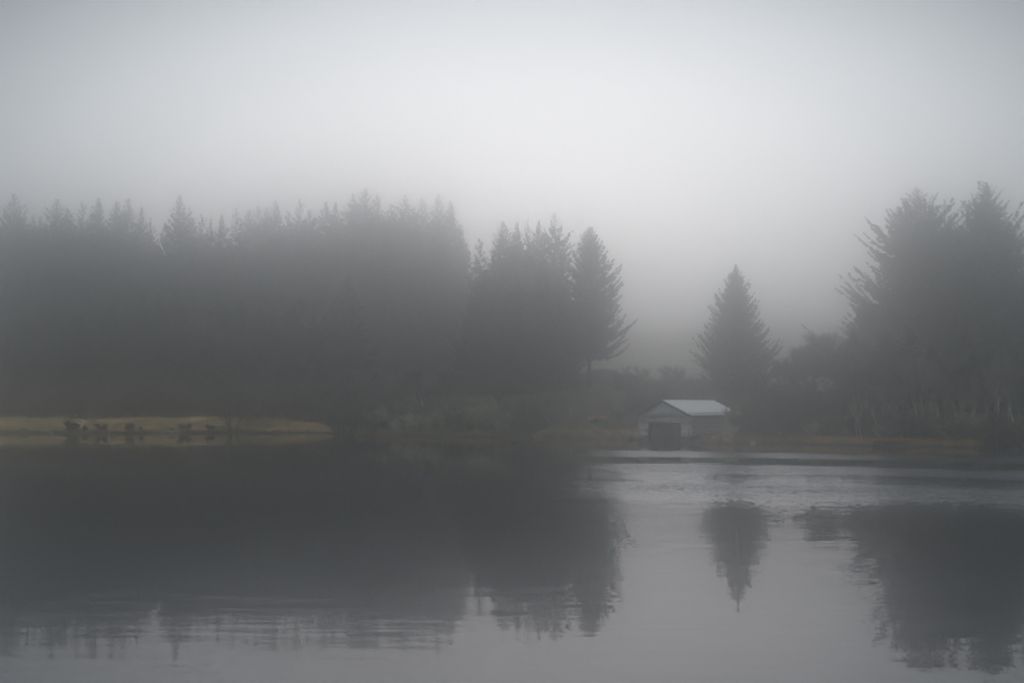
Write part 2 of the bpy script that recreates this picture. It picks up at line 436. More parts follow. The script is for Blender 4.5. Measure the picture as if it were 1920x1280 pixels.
# ------------------------------------------------------------------ spruces
def spruce_meshes(name, H, Rb, seed, base=0.05, power=0.85, lump=0.25, dens=1.0, sweep=0.22, droop=-0.12, top_open=0.0, spray=1.0, lean=0.0):
    r = np.random.default_rng(seed)
    tr, cr_ = MB(), MB()
    n = 14
    zz = np.linspace(-0.4, H, n)
    wob = np.cumsum(r.normal(0, 0.035, (n, 2)), 0) * 0.6
    wob[0] = 0
    axis = lambda z: np.array([np.interp(z, zz, wob[:, 0] + lean * np.linspace(0, 1, n) ** 2 * H), np.interp(z, zz, wob[:, 1])])
    r0 = 0.011 * H + 0.06
    P = np.stack([[*axis(z), z] for z in zz])
    tr.tube(P, r0 * np.clip((1 - (zz / H)), 0.03, 1) ** 0.85 * np.where(zz < 0.5, 1.25, 1), 8)
    zb = base * H
    z = H - 0.2
    gold_ = 0.0
    Cq, Ct = [], []
    lob = r.uniform(0, 2 * pi, 5); lk = r.uniform(0.5, 1, 5)
    while z > zb:
        t = (H - z) / (H - zb)
        prof = (t ** power) * min(1.0, 0.45 + t * 4.5) * (1.0 if t < 0.85 else 1 - 0.35 * (t - 0.85) / 0.15)
        nb = 1
        for k in range(nb):
            gold_ += 2.39996 + r.normal(0, 0.35)
            az = gold_
            lumpf = 1 + lump * (np.sin(az * 2 + lob[0] + z * 0.9) * 0.5 + np.sin(az * 3 + lob[1] - z * 0.55) * 0.5)
            L = Rb * prof * r.uniform(0.52, 1.15) * lumpf + 0.07
            if r.random() < 0.06: L *= 1.15
            L = min(L, Rb * prof * 1.3 + 0.25)
            if r.random() < top_open * (1 - t): continue
            a = 0.75 * (1 - t) ** 2 + droop * t + r.normal(0, 0.11)
            bq = sweep + r.normal(0, 0.11)
            m = max(3, int(L / 0.7) + 2)
            s = np.linspace(0, 1, m)
            d2 = np.array([cos(az), sin(az)])
            side = np.array([-sin(az), cos(az), 0])
            c = axis(z)
            pts = np.stack([c[0] + d2[0] * L * s, c[1] + d2[1] * L * s, z + L * (a * s + bq * s * s - 0.10 * np.sin(s * pi))], -1)
            pts += side * (r.normal(0, 0.13) * L * (s ** 2))[:, None]
            cr_.tube(pts, (0.012 + 0.011 * L) * (1 - 0.85 * s), 3, 1, 0.4, cap=False)
            # needle sprays
            ns = max(5, int(L / 0.13))
            ss = np.concatenate([r.uniform(0.08, 1.0, ns) ** 0.8, [0.97, 1.0]])
            ns = len(ss)
            for sd in (-1, 1, 0):
                pp = np.stack([np.interp(ss, s, pts[:, i]) for i in range(3)], -1)
                fw = np.stack([np.full(ns, d2[0]), np.full(ns, d2[1]), a + 2 * bq * ss], -1)
                fw /= np.linalg.norm(fw, axis=1)[:, None]
                ls = spray * (0.25 + 0.75 * min(1, t * 5)) * (0.30 + 0.60 * np.clip(1 - ss, 0, 1) * min(1.3, L / 2.5)) * r.uniform(0.6, 1.25, ns)
                if sd == 0:
                    dr = fw * 0.9 + np.array([0, 0, 1.0]) * r.uniform(-0.9, 0.25, ns)[:, None]
                    ls *= 0.8
                else:
                    dr = fw * r.uniform(0.55, 1.0, ns)[:, None] + side * sd * r.uniform(0.55, 1.0, ns)[:, None] + np.array([0, 0, 1.0]) * r.uniform(-0.35, 0.2, ns)[:, None]
                dr /= np.linalg.norm(dr, axis=1)[:, None]
                up = r.normal(0, 1, (ns, 3)); up[:, 2] *= 1.4
                wv = np.cross(dr, up); wv /= np.linalg.norm(wv, axis=1)[:, None] + 1e-9
                wd = (0.05 * (0.5 + 0.5 * min(1, t * 5)) + 0.10 * ls * r.uniform(0.6, 1.2, ns))[:, None]
                tip = pp + dr * ls[:, None]
                mid = pp + dr * (ls * 0.45)[:, None]
                mid[:, 2] -= 0.03
                Cq.append(np.stack([pp, mid + wv * wd, tip, mid - wv * wd], 1))
                Ct.append(np.clip(r.normal(0.5, 0.22, ns), 0, 1))
        z -= (0.40 / (6 + 4.5 * min(1, t * 2.5))) * r.uniform(0.5, 1.5) / dens * (1.5 if top_open and t < 0.2 else 1) * (H / 22)
    # leader
    s = r.uniform(0, 1, 26)
    tp = np.array([*axis(H), H])
    pp = tp - np.array([0, 0, 1.0]) * (s * 1.1)[:, None]
    az = r.uniform(0, 2 * pi, 26)
    dr = np.stack([np.cos(az) * 0.7, np.sin(az) * 0.7, np.full(26, 0.7)], -1)
    ls = 0.04 + 0.13 * s
    wv = np.cross(dr, r.normal(0, 1, (26, 3))); wv /= np.linalg.norm(wv, axis=1)[:, None]
    Cq.append(np.stack([pp, pp + dr * (ls * .5)[:, None] + wv * 0.04, pp + dr * ls[:, None], pp + dr * (ls * .5)[:, None] - wv * 0.04], 1)); Ct.append(np.full(26, 0.5))
    cr_.quads(np.concatenate(Cq), 0, np.concatenate(Ct))
    return (tr.mesh("trunk", [M_bark], True), cr_.mesh("crown", [M_needle, M_bark]), H)

SPR = [spruce_meshes("a", 22, 4.4, 11, 0.06, 0.80, 0.25),
       spruce_meshes("b", 22, 4.1, 12, 0.05, 0.85, 0.3, droop=-0.2),
       spruce_meshes("c", 22, 5.2, 13, 0.06, 0.78, 0.3, sweep=0.3),
       spruce_meshes("d", 22, 3.9, 14, 0.10, 0.8, 0.35, dens=0.85, top_open=0.35),
       spruce_meshes("e", 22, 4.8, 15, 0.05, 0.85, 0.25, droop=-0.05),
       spruce_meshes("f", 22, 4.3, 16, 0.08, 0.7, 0.4, top_open=0.25)]
OPEN_S = spruce_meshes("g", 16, 2.6, 21, 0.2, 0.8, 0.45, dens=0.55, top_open=0.4, sweep=0.35)

def place_spruce(px, top_y, Y, proto, rz, label, group=None, wid=1.0, cat="spruce"):
    p = at(px, top_y, Y)
    gz = float(ground_h(p.x, Y)) - 0.1
    Hh = p.z - gz
    k = Hh / proto[2]
    o = empty("spruce_tree", (p.x, Y, gz), rz, (k * wid, k * wid, k))
    for nm, me in (("trunk", proto[0]), ("crown", proto[1])):
        c = bpy.data.objects.new(nm, me); COL.objects.link(c); c.parent = o
    tag(o, label, cat, group)
    return o

# skyline of the wood, left to right: pixel of the tip, distance, mesh, width, label
skyline = [
 (-8, 395, 207, 0, 1.1, "dark spruce cut by the left edge of the picture"),
 (31, 362, 206, 2, 1.0, "tall dark spruce standing out at the far left end of the wood"),
 (46, 398, 213, 3, 0.8, "thin low spruce tip just right of the tall spruce at the wood's left end"),
 (62, 402, 216, 1, 0.9, "low spruce tip, second after the tall one at the wood's left end"),
 (76, 404, 214, 4, 0.9, "low spruce tip in the dip before the wood's second tall spruce"),
 (103, 372, 208, 2, 1.0, "second tall spruce from the wood's left end with a broad top"),
 (126, 389, 211, 4, 1.1, "rounded spruce top right beside the second tall spruce on the left"),
 (154, 377, 208, 5, 1.0, "ragged spruce top left of a twin with a sharper tip"),
 (172, 385, 215, 3, 0.8, "thin spruce tip squeezed between two ragged spruce tops"),
 (186, 370, 207, 1, 1.0, "sharp pointed spruce, third of the tall ones on the left of the wood"),
 (219, 377, 209, 0, 1.2, "broad spruce with a knobbly tip left of a very faint top"),
 (241, 372, 236, 4, 1.2, "very faint spruce top in the fog behind the left part of the wood"),
 (265, 388, 210, 1, 0.9, "slim spruce on the slope of the skyline before its first deep notch"),
 (283, 406, 212, 3, 0.85, "small slim spruce at the left lip of the skyline's first deep notch"),
 (311, 417, 212, 5, 0.8, "small low spruce standing in the skyline's first deep notch"),
 (335, 365, 207, 0, 1.05, "tall lone spruce spire just right of the skyline's first deep notch"),
 (357, 388, 214, 3, 0.9, "thin faint spruce tip at the right shoulder of the tall lone spire"),
 (378, 401, 217, 5, 1.1, "loose open spruce top in the low stretch right of the lone spire"),
 (396, 408, 220, 3, 1.0, "sparse low spruce top in the airy low stretch of the skyline"),
 (415, 402, 215, 1, 0.85, "needle thin spruce tip in the airy low stretch of the skyline"),
 (444, 389, 213, 3, 0.9, "column shaped spruce ending the airy low stretch of the skyline"),
 (463, 393, 220, 2, 1.0, "faint spruce shoulder left of three even spruce tips"),
 (484, 386, 219, 5, 1.0, "pale spruce tip, leftmost of three even tips"),
 (500, 388, 224, 4, 1.0, "pale spruce tip, middle of three even tips"),
 (518, 374, 213, 1, 1.05, "taller pale spruce rising over the three even tips"),
 (540, 398, 222, 3, 1.0, "low pale spruce in the small dip right of the three even tips"),
 (562, 374, 214, 5, 1.1, "broad pale spruce with a gappy top left of the blunt shoulders"),
 (585, 392, 222, 2, 1.0, "low rounded spruce top between the gappy one and the blunt one"),
 (610, 376, 216, 4, 1.2, "blunt broad spruce top with a sloping left shoulder"),
 (630, 378, 222, 0, 0.9, "stub topped spruce just right of the blunt broad one"),
 (646, 384, 226, 3, 0.9, "ghostly slim spruce in the notch before the highest tops"),
 (662, 361, 221, 1, 0.9, "pale spruce forming the left tip of the highest cluster"),
 (688, 352, 222, 2, 1.15, "highest spruce of the wood, a broad pale pyramid in the fog"),
 (708, 363, 225, 5, 0.9, "pale spruce forming the right tip of the highest cluster"),
 (733, 382, 228, 4, 0.9, "faint low spruce in the dip right of the highest cluster"),
 (755, 365, 220, 2, 1.1, "square shouldered pale spruce right of the highest cluster"),
 (776, 386, 226, 3, 0.9, "faint low spruce behind the square shouldered one"),
 (791, 369, 225, 5, 1.0, "washed out spruce top between the square shouldered one and the last spire"),
 (820, 362, 218, 0, 1.0, "pale spruce spire near the right end of the main wood"),
 (846, 376, 214, 1, 1.05, "last spruce of the main wood, its side sloping down to the gap"),
 (864, 428, 206, 4, 1.0, "shorter dark spruce filling the foot of the main wood's right slope"),
]
right_part = [
 (900, 446, 195, 6, 1.0, "open see through spruce standing alone in the gap right of the main wood"),
 (925, 470, 190, 4, 1.0, "short spruce under the shoulder of the second group's first tree"),
 (944, 413, 188, 2, 0.95, "full bodied spruce, leftmost of the second group"),
 (970, 416, 189, 4, 0.95, "blunt spruce right of the second group's full bodied first tree"),
 (990, 411, 190, 3, 0.8, "thin tufted spruce spike in the middle of the second group"),
 (1011, 413, 186, 1, 0.9, "slender spruce just left of the second group's tallest tree"),
 (1040, 398, 179, 5, 1.05, "tallest spruce of the second group with hanging gappy branches on its right"),
]
random.seed(3)
for px, ty, Y, v, wd, lab in skyline + right_part:
    if 455 < px < 880: Y += 62
    elif px >= 880: Y += 34
    else: Y += 30
    pr = OPEN_S if v == 6 else SPR[v]
    place_spruce(px, ty, Y, pr, random.uniform(0, 6.28), lab, "spruces of the wood behind the lake", wd)
# trees inside the wood, told apart by nothing in the fog
random.seed(5)
for i in range(64):
    px = -40 + 980 * (i + random.uniform(-0.4, 0.4)) / 64
    env = np.interp(px, [-40, 300, 320, 430, 640, 840, 870, 960], [415, 425, 440, 430, 410, 415, 480, 480])
    place_spruce(px, env + random.uniform(10, 80), random.choice([204, 210, 218, 226]) + random.uniform(-2, 2) + (50 if 455 < px < 880 else 24), SPR[i % 6], random.uniform(0, 6.28),
                 "dark spruce deep inside the wood, its tip below the skyline and lost in the fog", "spruces inside the wood", random.uniform(0.95, 1.25))
for i in range(26):
    px = -30 + 700 * (i + random.uniform(-0.4, 0.4)) / 26
    place_spruce(px, 560 + random.uniform(-50, 60), 208 + random.uniform(-1.5, 6), SPR[i % 6], random.uniform(0, 6.28),
                 "lower spruce along the front edge of the wood above the grassy spit", "low spruces on the edge of the wood", random.uniform(1.3, 1.7))
for i in range(16):
    px = 880 + 200 * (i + random.uniform(-0.4, 0.4)) / 16
    place_spruce(px, 520 + random.uniform(-40, 90), 198 + random.uniform(-4, 8), SPR[i % 6], random.uniform(0, 6.28),
                 "short spruce half hidden among the trunks of the second group", "short spruces inside the second group", random.uniform(1.0, 1.4))
random.seed(9)
# single trees with shapes of their own
T1 = spruce_meshes("t1", 20.0, 5.6, 31, 0.2, 0.85, 0.35, dens=1.1, sweep=0.34, droop=-0.10, spray=1.1)
place_spruce(1104, 425, 190, T1, 0.6, "broad dark spruce with a bare lower trunk at the right end of the second group", None)
T2 = spruce_meshes("t2", 19.0, 7.0, 33, 0.04, 1.05, 0.12, dens=1.5, sweep=0.36, droop=-0.02, spray=1.0)
place_spruce(1379, 495, 178, T2, 2.1, "lone cone shaped spruce standing behind the boathouse")
T3 = spruce_meshes("t3", 25.0, 11.5, 35, 0.05, 0.82, 0.40, dens=1.3, sweep=0.22, droop=-0.05, spray=1.25, top_open=0.1)
place_spruce(1716, 352, 204, T3, 1.0, "huge wide spreading spruce, the left one of the two giants on the right", "giant spruces on the right bank")
T4 = spruce_meshes("t4", 25.0, 9.2, 36, 0.05, 0.86, 0.36, dens=1.3, sweep=0.34, droop=-0.05, spray=1.25)
place_spruce(1850, 341, 194, T4, 4.0, "huge spruce with a sharp dark top, the right one of the two giants", "giant spruces on the right bank")
place_spruce(1772, 374, 214, SPR[5], 1.0, "paler slim spruce between the two giants on the right", None, 1.3)
place_spruce(1965, 420, 190, T4, 1.5, "giant spruce reaching in from beyond the right edge of the picture", "giant spruces on the right bank", 1.0)
place_spruce(1625, 560, 196, SPR[2], 3.0, "shorter spruce under the left skirts of the left giant", None, 1.6)
place_spruce(1790, 520, 190, SPR[0], 3.3, "dark shorter spruce filling the gap below the two giants", None, 1.6)
place_spruce(1905, 560, 180, SPR[4], 5.0, "shorter dark spruce at the right edge of the picture below the giants", None, 1.7)
for i in range(10):
    px = 1600 + 36 * i + random.uniform(-8, 8)
    place_spruce(px, 620 + random.uniform(-30, 40), 158 + random.uniform(0, 9), SPR[i % 6], random.uniform(0, 6.28),
                 "low dark spruce in the shade below the giants on the right bank", "low spruces below the giants", random.uniform(1.4, 1.9))

# ------------------------------------------------------------------ bare trees and brush
def bare_meshes(H, spread, seed, stems=1, twigs=900, tw_len=0.7, tw_w=0.012, bark=None, twm=None, levels=3, ratio=0.62, splay=0.35, first=0.25):
    r = np.random.default_rng(seed)
    tr, cr_ = MB(), MB()
    tips = []
    def grow(p, d, L, rad, lev):
        m = 4 if lev else 6
        pts = [p]
        dd = d.copy()
        for i in range(m - 1):
            dd = dd + r.normal(0, 0.10, 3) + np.array([0, 0, 0.05])
            dd /= np.linalg.norm(dd)
            pts.append(pts[-1] + dd * L / (m - 1))
        pts = np.array(pts)
        rr = rad * np.linspace(1, 0.45 if lev < levels else 0.2, m)
        (tr if lev == 0 else cr_).tube(pts, rr, 6 if lev == 0 else 3, 0, 0.5, cap=False)
        if lev >= levels:
            tips.append((pts, dd)); return
        nb = int(r.integers(4, 7))
        for k in range(nb):
            t = first + (1 - first) * (k + r.uniform(0.2, 0.9)) / nb if lev == 0 else r.uniform(0.3, 1.0)
            q = np.array([np.interp(t, np.linspace(0, 1, m), pts[:, j]) for j in range(3)])
            az = r.uniform(0, 2 * pi)
            sd = np.array([cos(az), sin(az), r.uniform(0.1, 0.7)])
            nd = dd * (1 - splay) * 1.1 + sd * splay * 1.6 * spread
            nd /= np.linalg.norm(nd)
            grow(q, nd, L * ratio * r.uniform(0.7, 1.15) * (1.15 - 0.5 * t if lev == 0 else 1), rad * 0.5, lev + 1)
        tips.append((pts[-2:], dd))
    for s_ in range(stems):
        az = r.uniform(0, 2 * pi)
        tilt = 0.06 if stems == 1 else r.uniform(0.12, 0.55) * spread
        d = np.array([cos(az) * tilt, sin(az) * tilt, 1.0]); d /= np.linalg.norm(d)
        b0 = np.array([cos(az), sin(az), 0]) * (0 if stems == 1 else r.uniform(0.02, 0.25)) + np.array([0, 0, -0.2])
        grow(b0, d, H * (0.62 if stems == 1 else r.uniform(0.45, 0.7)), 0.011 * H + 0.02, 0)
    # fine twigs
    Q, T = [], []
    per = max(1, twigs // len(tips))
    for pts, dd in tips:
        s = r.uniform(0, 1, per)
        pp = np.stack([np.interp(s, np.linspace(0, 1, len(pts)), pts[:, j]) for j in range(3)], -1)
        dr = dd + r.normal(0, 0.55, (per, 3)) + np.array([0, 0, 0.2]); dr /= np.linalg.norm(dr, axis=1)[:, None]
        ls = tw_len * r.uniform(0.4, 1.2, per)[:, None]
        wv = np.cross(dr, r.normal(0, 1, (per, 3))); wv /= np.linalg.norm(wv, axis=1)[:, None]
        kink = r.normal(0, 0.12, (per, 3)) * ls
        Q.append(np.stack([pp - wv * tw_w, pp + wv * tw_w, pp + dr * ls + kink + wv * tw_w * 0.4, pp + dr * ls + kink - wv * tw_w * 0.4], 1))
        T.append(np.clip(r.normal(0.5, 0.25, per), 0, 1))
    cr_.quads(np.concatenate(Q), 1, np.concatenate(T))
    bark = bark or M_twig; twm = twm or M_twig
    return (tr.mesh("trunk" if stems == 1 else "stems", [bark], True), cr_.mesh("crown" if stems == 1 else "twigs", [bark, twm]), H)

BR_tree = [bare_meshes(8, 1.0, 41, 1, 6000, 0.8, 0.014), bare_meshes(9, 0.9, 42, 1, 6000, 0.8, 0.014), bare_meshes(7, 1.2, 43, 1, 6000, 0.8, 0.014)]
BR_bush = [bare_meshes(4, 1.1, 51, 6, 5000, 0.55, 0.012, levels=2), bare_meshes(4, 1.0, 52, 7, 5000, 0.55, 0.012, levels=2), bare_meshes(4, 1.3, 53, 6, 5000, 0.5, 0.012, levels=2)]
LI_bush = [bare_meshes(4, 1.0, 55, 5, 1300, 0.5, 0.017, M_lichen, M_lichen, levels=2), bare_meshes(4, 0.8, 56, 4, 1300, 0.5, 0.017, M_lichen, M_lichen, levels=2)]
BIRCH = [bare_meshes(9, 0.6, 61, 1, 2600, 0.8, 0.012, M_birch, M_twig, splay=0.28), bare_meshes(9, 0.5, 62, 1, 2600, 0.8, 0.012, M_birch, M_twig, splay=0.25), bare_meshes(9, 0.7, 63, 1, 2600, 0.9, 0.012, M_birch, M_twig, splay=0.3)]
DK_bush = [bare_meshes(2, 1.3, 71, 7, 6000, 0.35, 0.016, M_twig, M_shrub, levels=2), bare_meshes(2, 1.2, 72, 8, 6000, 0.35, 0.016, M_twig, M_shrub, levels=2)]

def place_plant(name, px, top_y, Y, proto, rz, label, cat, group=None, wid=1.0, sink=0.1):
    p = at(px, top_y, Y)
    gz = float(ground_h(p.x, Y)) - sink
    gz = max(gz, -0.15)
    k = max(0.3, (p.z - gz)) / proto[2]
    o = empty(name, (p.x, Y, gz), rz, (k * wid, k * wid, k))
    for me in proto[:2]:
        c = bpy.data.objects.new(me.name.split('.')[0], me); COL.objects.link(c); c.parent = o
    tag(o, label, cat, group)
    return o
random.seed(21)
U = random.uniform
# rounded brown leafless trees on the rising ground between the lone spruce and the giants
for px, ty, Y, v in [(1462, 668, 166, 0), (1482, 652, 163, 1), (1504, 645, 168, 2), (1527, 640, 164, 0), (1550, 632, 160, 1), (1572, 620, 162, 2), (1590, 630, 156, 0)]:
    place_plant("bare_tree", px, ty, Y, BR_tree[v], U(0, 6), "brown leafless tree in the hedge of bare trees between lone spruce and giants", "bare tree", "brown leafless trees left of the giants", U(1.2, 1.5))
for i in range(13):
    px = 1420 + 17 * i
    place_plant("bare_bush", px, 715 + U(-22, 20), 150 + U(-4, 6), BR_bush[i % 3], U(0, 6), "brown leafless bush in the thicket right of the boathouse", "bush", "brown bushes right of the boathouse", U(1.0, 1.4))
for i in range(11):
    px = 1165 + 14 * i + U(-3, 3)
    place_plant("bare_bush", px, 690 + U(-14, 30), 176 + U(-5, 8), BR_bush[i % 3], U(0, 6), "brown leafless bush on the slope behind the boathouse", "bush", "brown bushes on the slope behind the boathouse", U(1.1, 1.5))
for i in range(9):
    px = 1165 + 19 * i + U(-3, 3)
    place_plant("bare_bush", px, 742 + U(-14, 12), 163 + U(-3, 5), BR_bush[i % 3], U(0, 6), "dark leafless bush low behind the boathouse roof", "bush", "low bushes behind the boathouse roof", U(1.1, 1.5))
# pale birches and willows in front of the wood
for k, (px, ty, v, lab) in enumerate([(628, 705, 0, "pale thin birch, leftmost of those where the grassy spit ends"), (648, 690, 1, "pale birch with a forked top where the grassy spit ends"),
                       (672, 698, 2, "pale birch right of the forked one by the spit's end"), (742, 706, 1, "pale bare birch left of the brightest pale birches on the shore"),
                       (762, 690, 2, "widest of the pale bare birches on the middle shore"), (790, 684, 0, "pale upright birch in the middle of the middle shore group"),
                       (815, 694, 1, "pale birch just left of the brightest one of the shore group"), (846, 690, 2, "brightest pale birch at the right end of the shore group"),
                       (938, 716, 1, "thin pale birch standing by itself left of the second spruce group's foot"), (1048, 738, 0, "small pale birch on the brow above the brown mound")]):
    place_plant("birch_tree", px, ty, float(shore_y(np.array((px - CX) / F * 182))) + U(4, 9), BIRCH[v], U(0, 6), lab, "birch", "pale birches on the far shore", 1.3)
random.seed(22)
for i in range(26):
    px = 650 + 15.5 * i + U(-5, 5)
    if 1010 < px < 1090: ty = 785
    else: ty = 762 + U(-22, 22)
    X = (px - CX) / F * 168
    Y = float(shore_y(X)) + U(1, 5)
    li = i % 2 == 0 and 700 < px < 960
    place_plant("willow_bush", px, ty, Y, LI_bush[i % 2] if li else BR_bush[i % 3], U(0, 6),
                "pale lichen grey willow bush at the water's edge below the wood" if li else "dark leafless willow bush at the water's edge below the wood", "bush",
                "pale willow bushes on the middle shore" if li else "dark willow bushes on the middle shore", U(0.9, 1.4))
for i in range(22):
    px = 640 + 18 * i + U(-6, 6)
    place_plant("bare_bush", px, 735 + U(-18, 18), 182 + U(-4, 3), BR_bush[i % 3], U(0, 6), "tall leafless bush in the second row between shore and spruces", "bush", "tall bushes between the shore and the spruces", U(1.0, 1.4))
for i in range(34):
    px = 640 + 15 * i + U(-7, 7)
    place_plant("bare_bush", px, 716 + U(-26, 22), 192 + U(-5, 8), BR_bush[i % 3], U(0, 6), "tall dim bush in the last row before the spruce trunks", "bush", "dim bushes in the row before the spruce trunks", U(1.1, 1.6))
# big bare tree on the spit, and the bushes along its edge
T_spit = bare_meshes(8, 1.35, 45, 4, 9000, 0.7, 0.012, first=0.15)
place_plant("bare_tree", 437, 688, 187, T_spit, 1.0, "round leafless tree with several stems on the grassy spit", "bare tree", None, 1.25)
for px, ty, wd, lab in [(135, 786, 1.2, "biggest dark bush at the water's edge on the left part of the spit"), (158, 796, 1.0, "small dark bush touching the right side of the spit's biggest bush"), (190, 791, 1.1, "rounded dark bush between the biggest one and two small ones on the spit"),
                    (242, 789, 1.0, "dark upright bush on the spit, third clump from the left"), (266, 797, 1.0, "low dark bush right of the upright one on the spit"), (322, 800, 1.2, "flat dark bush beside the pale stones on the spit"),
                    (348, 791, 1.3, "dark bush just right of the pale stones on the spit"), (395, 793, 1.2, "thin grey bush at the left foot of the spit's bare tree"), (45, 801, 1.6, "low dark bush near the left edge where the spit's bank is bare")]:
    X = (px - CX) / F * 184
    place_plant("dark_bush", px, ty, float(shore_y(np.array(X))) + 0.5, DK_bush[px % 2], U(0, 6), lab, "bush", "dark bushes along the edge of the spit", wd)
# undergrowth behind the spit at the left
for i in range(20):
    px = -10 + 33 * i + U(-8, 8)
    place_plant("bare_bush", px, 728 + U(-35, 25), 198 + U(-1, 2), BR_bush[i % 3], U(0, 6), "dim leafless bush at the foot of the wood behind the grassy spit", "bush", "dim bushes at the foot of the wood", U(1.0, 1.4))
# right bank: slender pale trunks and brush under the giants
random.seed(23)
for i in range(24):
    px = 1590 + 14 * i + U(-5, 5)
    place_plant("birch_tree", px, 700 + U(-40, 30), 134 + U(-2, 6), BIRCH[i % 3], U(0, 6), "slender grey birch in the thicket under the giant spruces", "birch", "slender birches under the giant spruces", 0.9)
for i in range(34):
    px = 1395 + 16 * i + U(-5, 5)
    X = (px - CX) / F * 130
    Y = float(shore_y(np.array(X))) + U(3, 7)
    place_plant("bare_bush", px, 775 + U(-18, 14), Y, BR_bush[i % 3] if i % 4 else LI_bush[i % 2], U(0, 6), "leafless bush in the thicket along the right bank above the brown grass", "bush", "bushes along the right bank", U(1.0, 1.5))
# shrubs round the boathouse
for px, ty, Y, pr, wd, lab in [(1366, 784, 139.5, LI_bush[0], 1.1, "low pale twiggy shrub against the boathouse's long side wall"), (1376, 758, 142.5, LI_bush[1], 1.0, "pale twiggy shrub in front of the far end of the boathouse roof"),
                      (1384, 760, 141.5, BR_bush[1], 1.0, "brown shrub hiding the far end of the boathouse wall"), (1192, 806, 152, LI_bush[1], 1.5, "low pale shrub against the left corner of the boathouse"),
                      (1408, 764, 143, BR_bush[2], 1.2, "brown shrub right of the boathouse, just beyond its far end")]:
    place_plant("twiggy_shrub", px, ty, Y, pr, U(0, 6), lab, "shrub", None, wd)

# ------------------------------------------------------------------ grass (stuff), bracken, stones
def blades(name, xs, ys, h, w_, mat, label, seed):
    r = np.random.default_rng(seed)
    n = len(xs)
    zs = ground_h(xs, ys)
    k = zs > 0.12
    xs, ys, zs = xs[k], ys[k], zs[k]; n = len(xs)
    b0 = np.stack([xs, ys, zs - 0.03], -1)
    az = r.uniform(0, 2 * pi, n)
    wv = np.stack([np.cos(az), np.sin(az), np.zeros(n)], -1) * (w_ * r.uniform(0.6, 1.3, n))[:, None]
    hh = h * r.uniform(0.4, 1.3, n)
    tip = b0 + np.stack([r.normal(0, 0.3, n) * hh, r.normal(0, 0.3, n) * hh, hh], -1)
    g_ = MB()
    g_.quads(np.stack([b0 - wv, b0 + wv, tip + wv * 0.25, tip - wv * 0.25], 1), 0, np.clip(r.normal(0.5, 0.25, n), 0, 1))
    tag(g_.build(name, mat), label, "grass", None, "stuff")
r = np.random.default_rng(99)
def scatter(x0, x1, d0, d1, n, cl=0.45):
    xs = r.uniform(x0, x1, n * 3); ds = d0 + (d1 - d0) * r.uniform(0, 1, n * 3) ** 1.3
    ys = shore_y(xs) + ds
    k = vnoise(xs, ys, 1.7, 8) + 0.5 * vnoise(xs, ys, 0.5, 9) > cl
    return xs[k][:n], ys[k][:n]
xs, ys = scatter(-92, -21, 0.4, 12, 60000, 0.6)
blades("dead_grass", xs, ys, 0.26, 0.02, M_goldgrass, "golden dead grass covering the flat spit on the left", 1)
xs, ys = scatter(17, 60, 0.3, 3.2, 22000)
blades("brown_grass", xs, ys, 0.42, 0.02, M_browngrass, "brown grass along the water's edge of the right bank", 2)
xs, ys = scatter(-19, 14, 0.2, 4.0, 12000)
blades("shore_grass", xs, ys, 0.35, 0.02, M_browngrass, "dull brown grass on the middle shore below the wood", 3)

def clump(name, px0, px1, top, Y, mat, label, cat, n=7000, seed=0, hgt=0.5):
    """a domed mass of fronds between two pixels"""
    r = np.random.default_rng(seed)
    a, b = at(px0, top, Y), at(px1, top, Y)
    c = (a + b) / 2; rx = (b.x - a.x) / 2
    gz = max(float(ground_h(c.x, Y)), 0.0)
    H = c.z - gz
    o = empty(name, (c.x, Y, gz))
    th = r.uniform(0, 2 * pi, n); rad = np.sqrt(r.uniform(0, 1, n))
    x = np.cos(th) * rad * rx; y = np.sin(th) * rad * min(rx, 2.5)
    prof = (1 - rad ** 2) ** 0.6 * (0.75 + 0.45 * vnoise(x + c.x, y, 0.8, seed))
    top_ = H * prof
    z0 = np.clip(top_ - hgt, -0.1, None) * r.uniform(0.3, 1, n)
    p0 = np.stack([x, y, z0], -1)
    dr = np.stack([np.cos(th) * 0.5 + r.normal(0, 0.4, n), np.sin(th) * 0.5 + r.normal(0, 0.4, n), np.full(n, 0.9)], -1)
    dr /= np.linalg.norm(dr, axis=1)[:, None]
    ls = hgt * r.uniform(0.5, 1.1, n)[:, None]
    wv = np.cross(dr, r.normal(0, 1, (n, 3))); wv /= np.linalg.norm(wv, axis=1)[:, None]
    m_ = MB()
    m_.quads(np.stack([p0 - wv * 0.015, p0 + dr * ls * .5 + wv * 0.03, p0 + dr * ls, p0 + dr * ls * .5 - wv * 0.03], 1), 0, np.clip(r.normal(0.5, 0.25, n), 0, 1))
    f = m_.build("fronds", mat, o)
    tag(o, label, cat)
    return o
M_mound = material("mound_grass", (0.24, 0.23, 0.13), (0.44, 0.41, 0.25), 1.5, tone=0.4)
clump("grass_mound", 1004, 1082, 794, 160.5, M_mound, "wide olive brown grass mound at the water's edge left of the boathouse", "grass clump", 9000, 1, 0.6)
clump("grass_mound", 1075, 1115, 806, 160.0, M_mound, "smaller dark grass mound right of the wide one", "grass clump", 3500, 2, 0.5)
clump("reed_tussock", 1130, 1180, 803, 158.8, M_bracken, "orange brown tussock of dead reeds between the grass mounds and the boathouse", "reed tussock", 6000, 3, 0.5)
clump("reed_tussock", 1168, 1200, 813, 157.8, M_bracken, "low brown tussock trailing off toward the boathouse", "reed tussock", 2500, 4, 0.4)
clump("reed_tussock", 1332, 1372, 811, 138.5, M_bracken, "tawny tussock on the bank at the boathouse's right corner", "reed tussock", 4000, 5, 0.4)
clump("bracken_patch", 1106, 1136, 778, 167, M_bracken, "dim brown bracken on the slope above the orange tussock", "bracken", 3000, 6, 0.6)
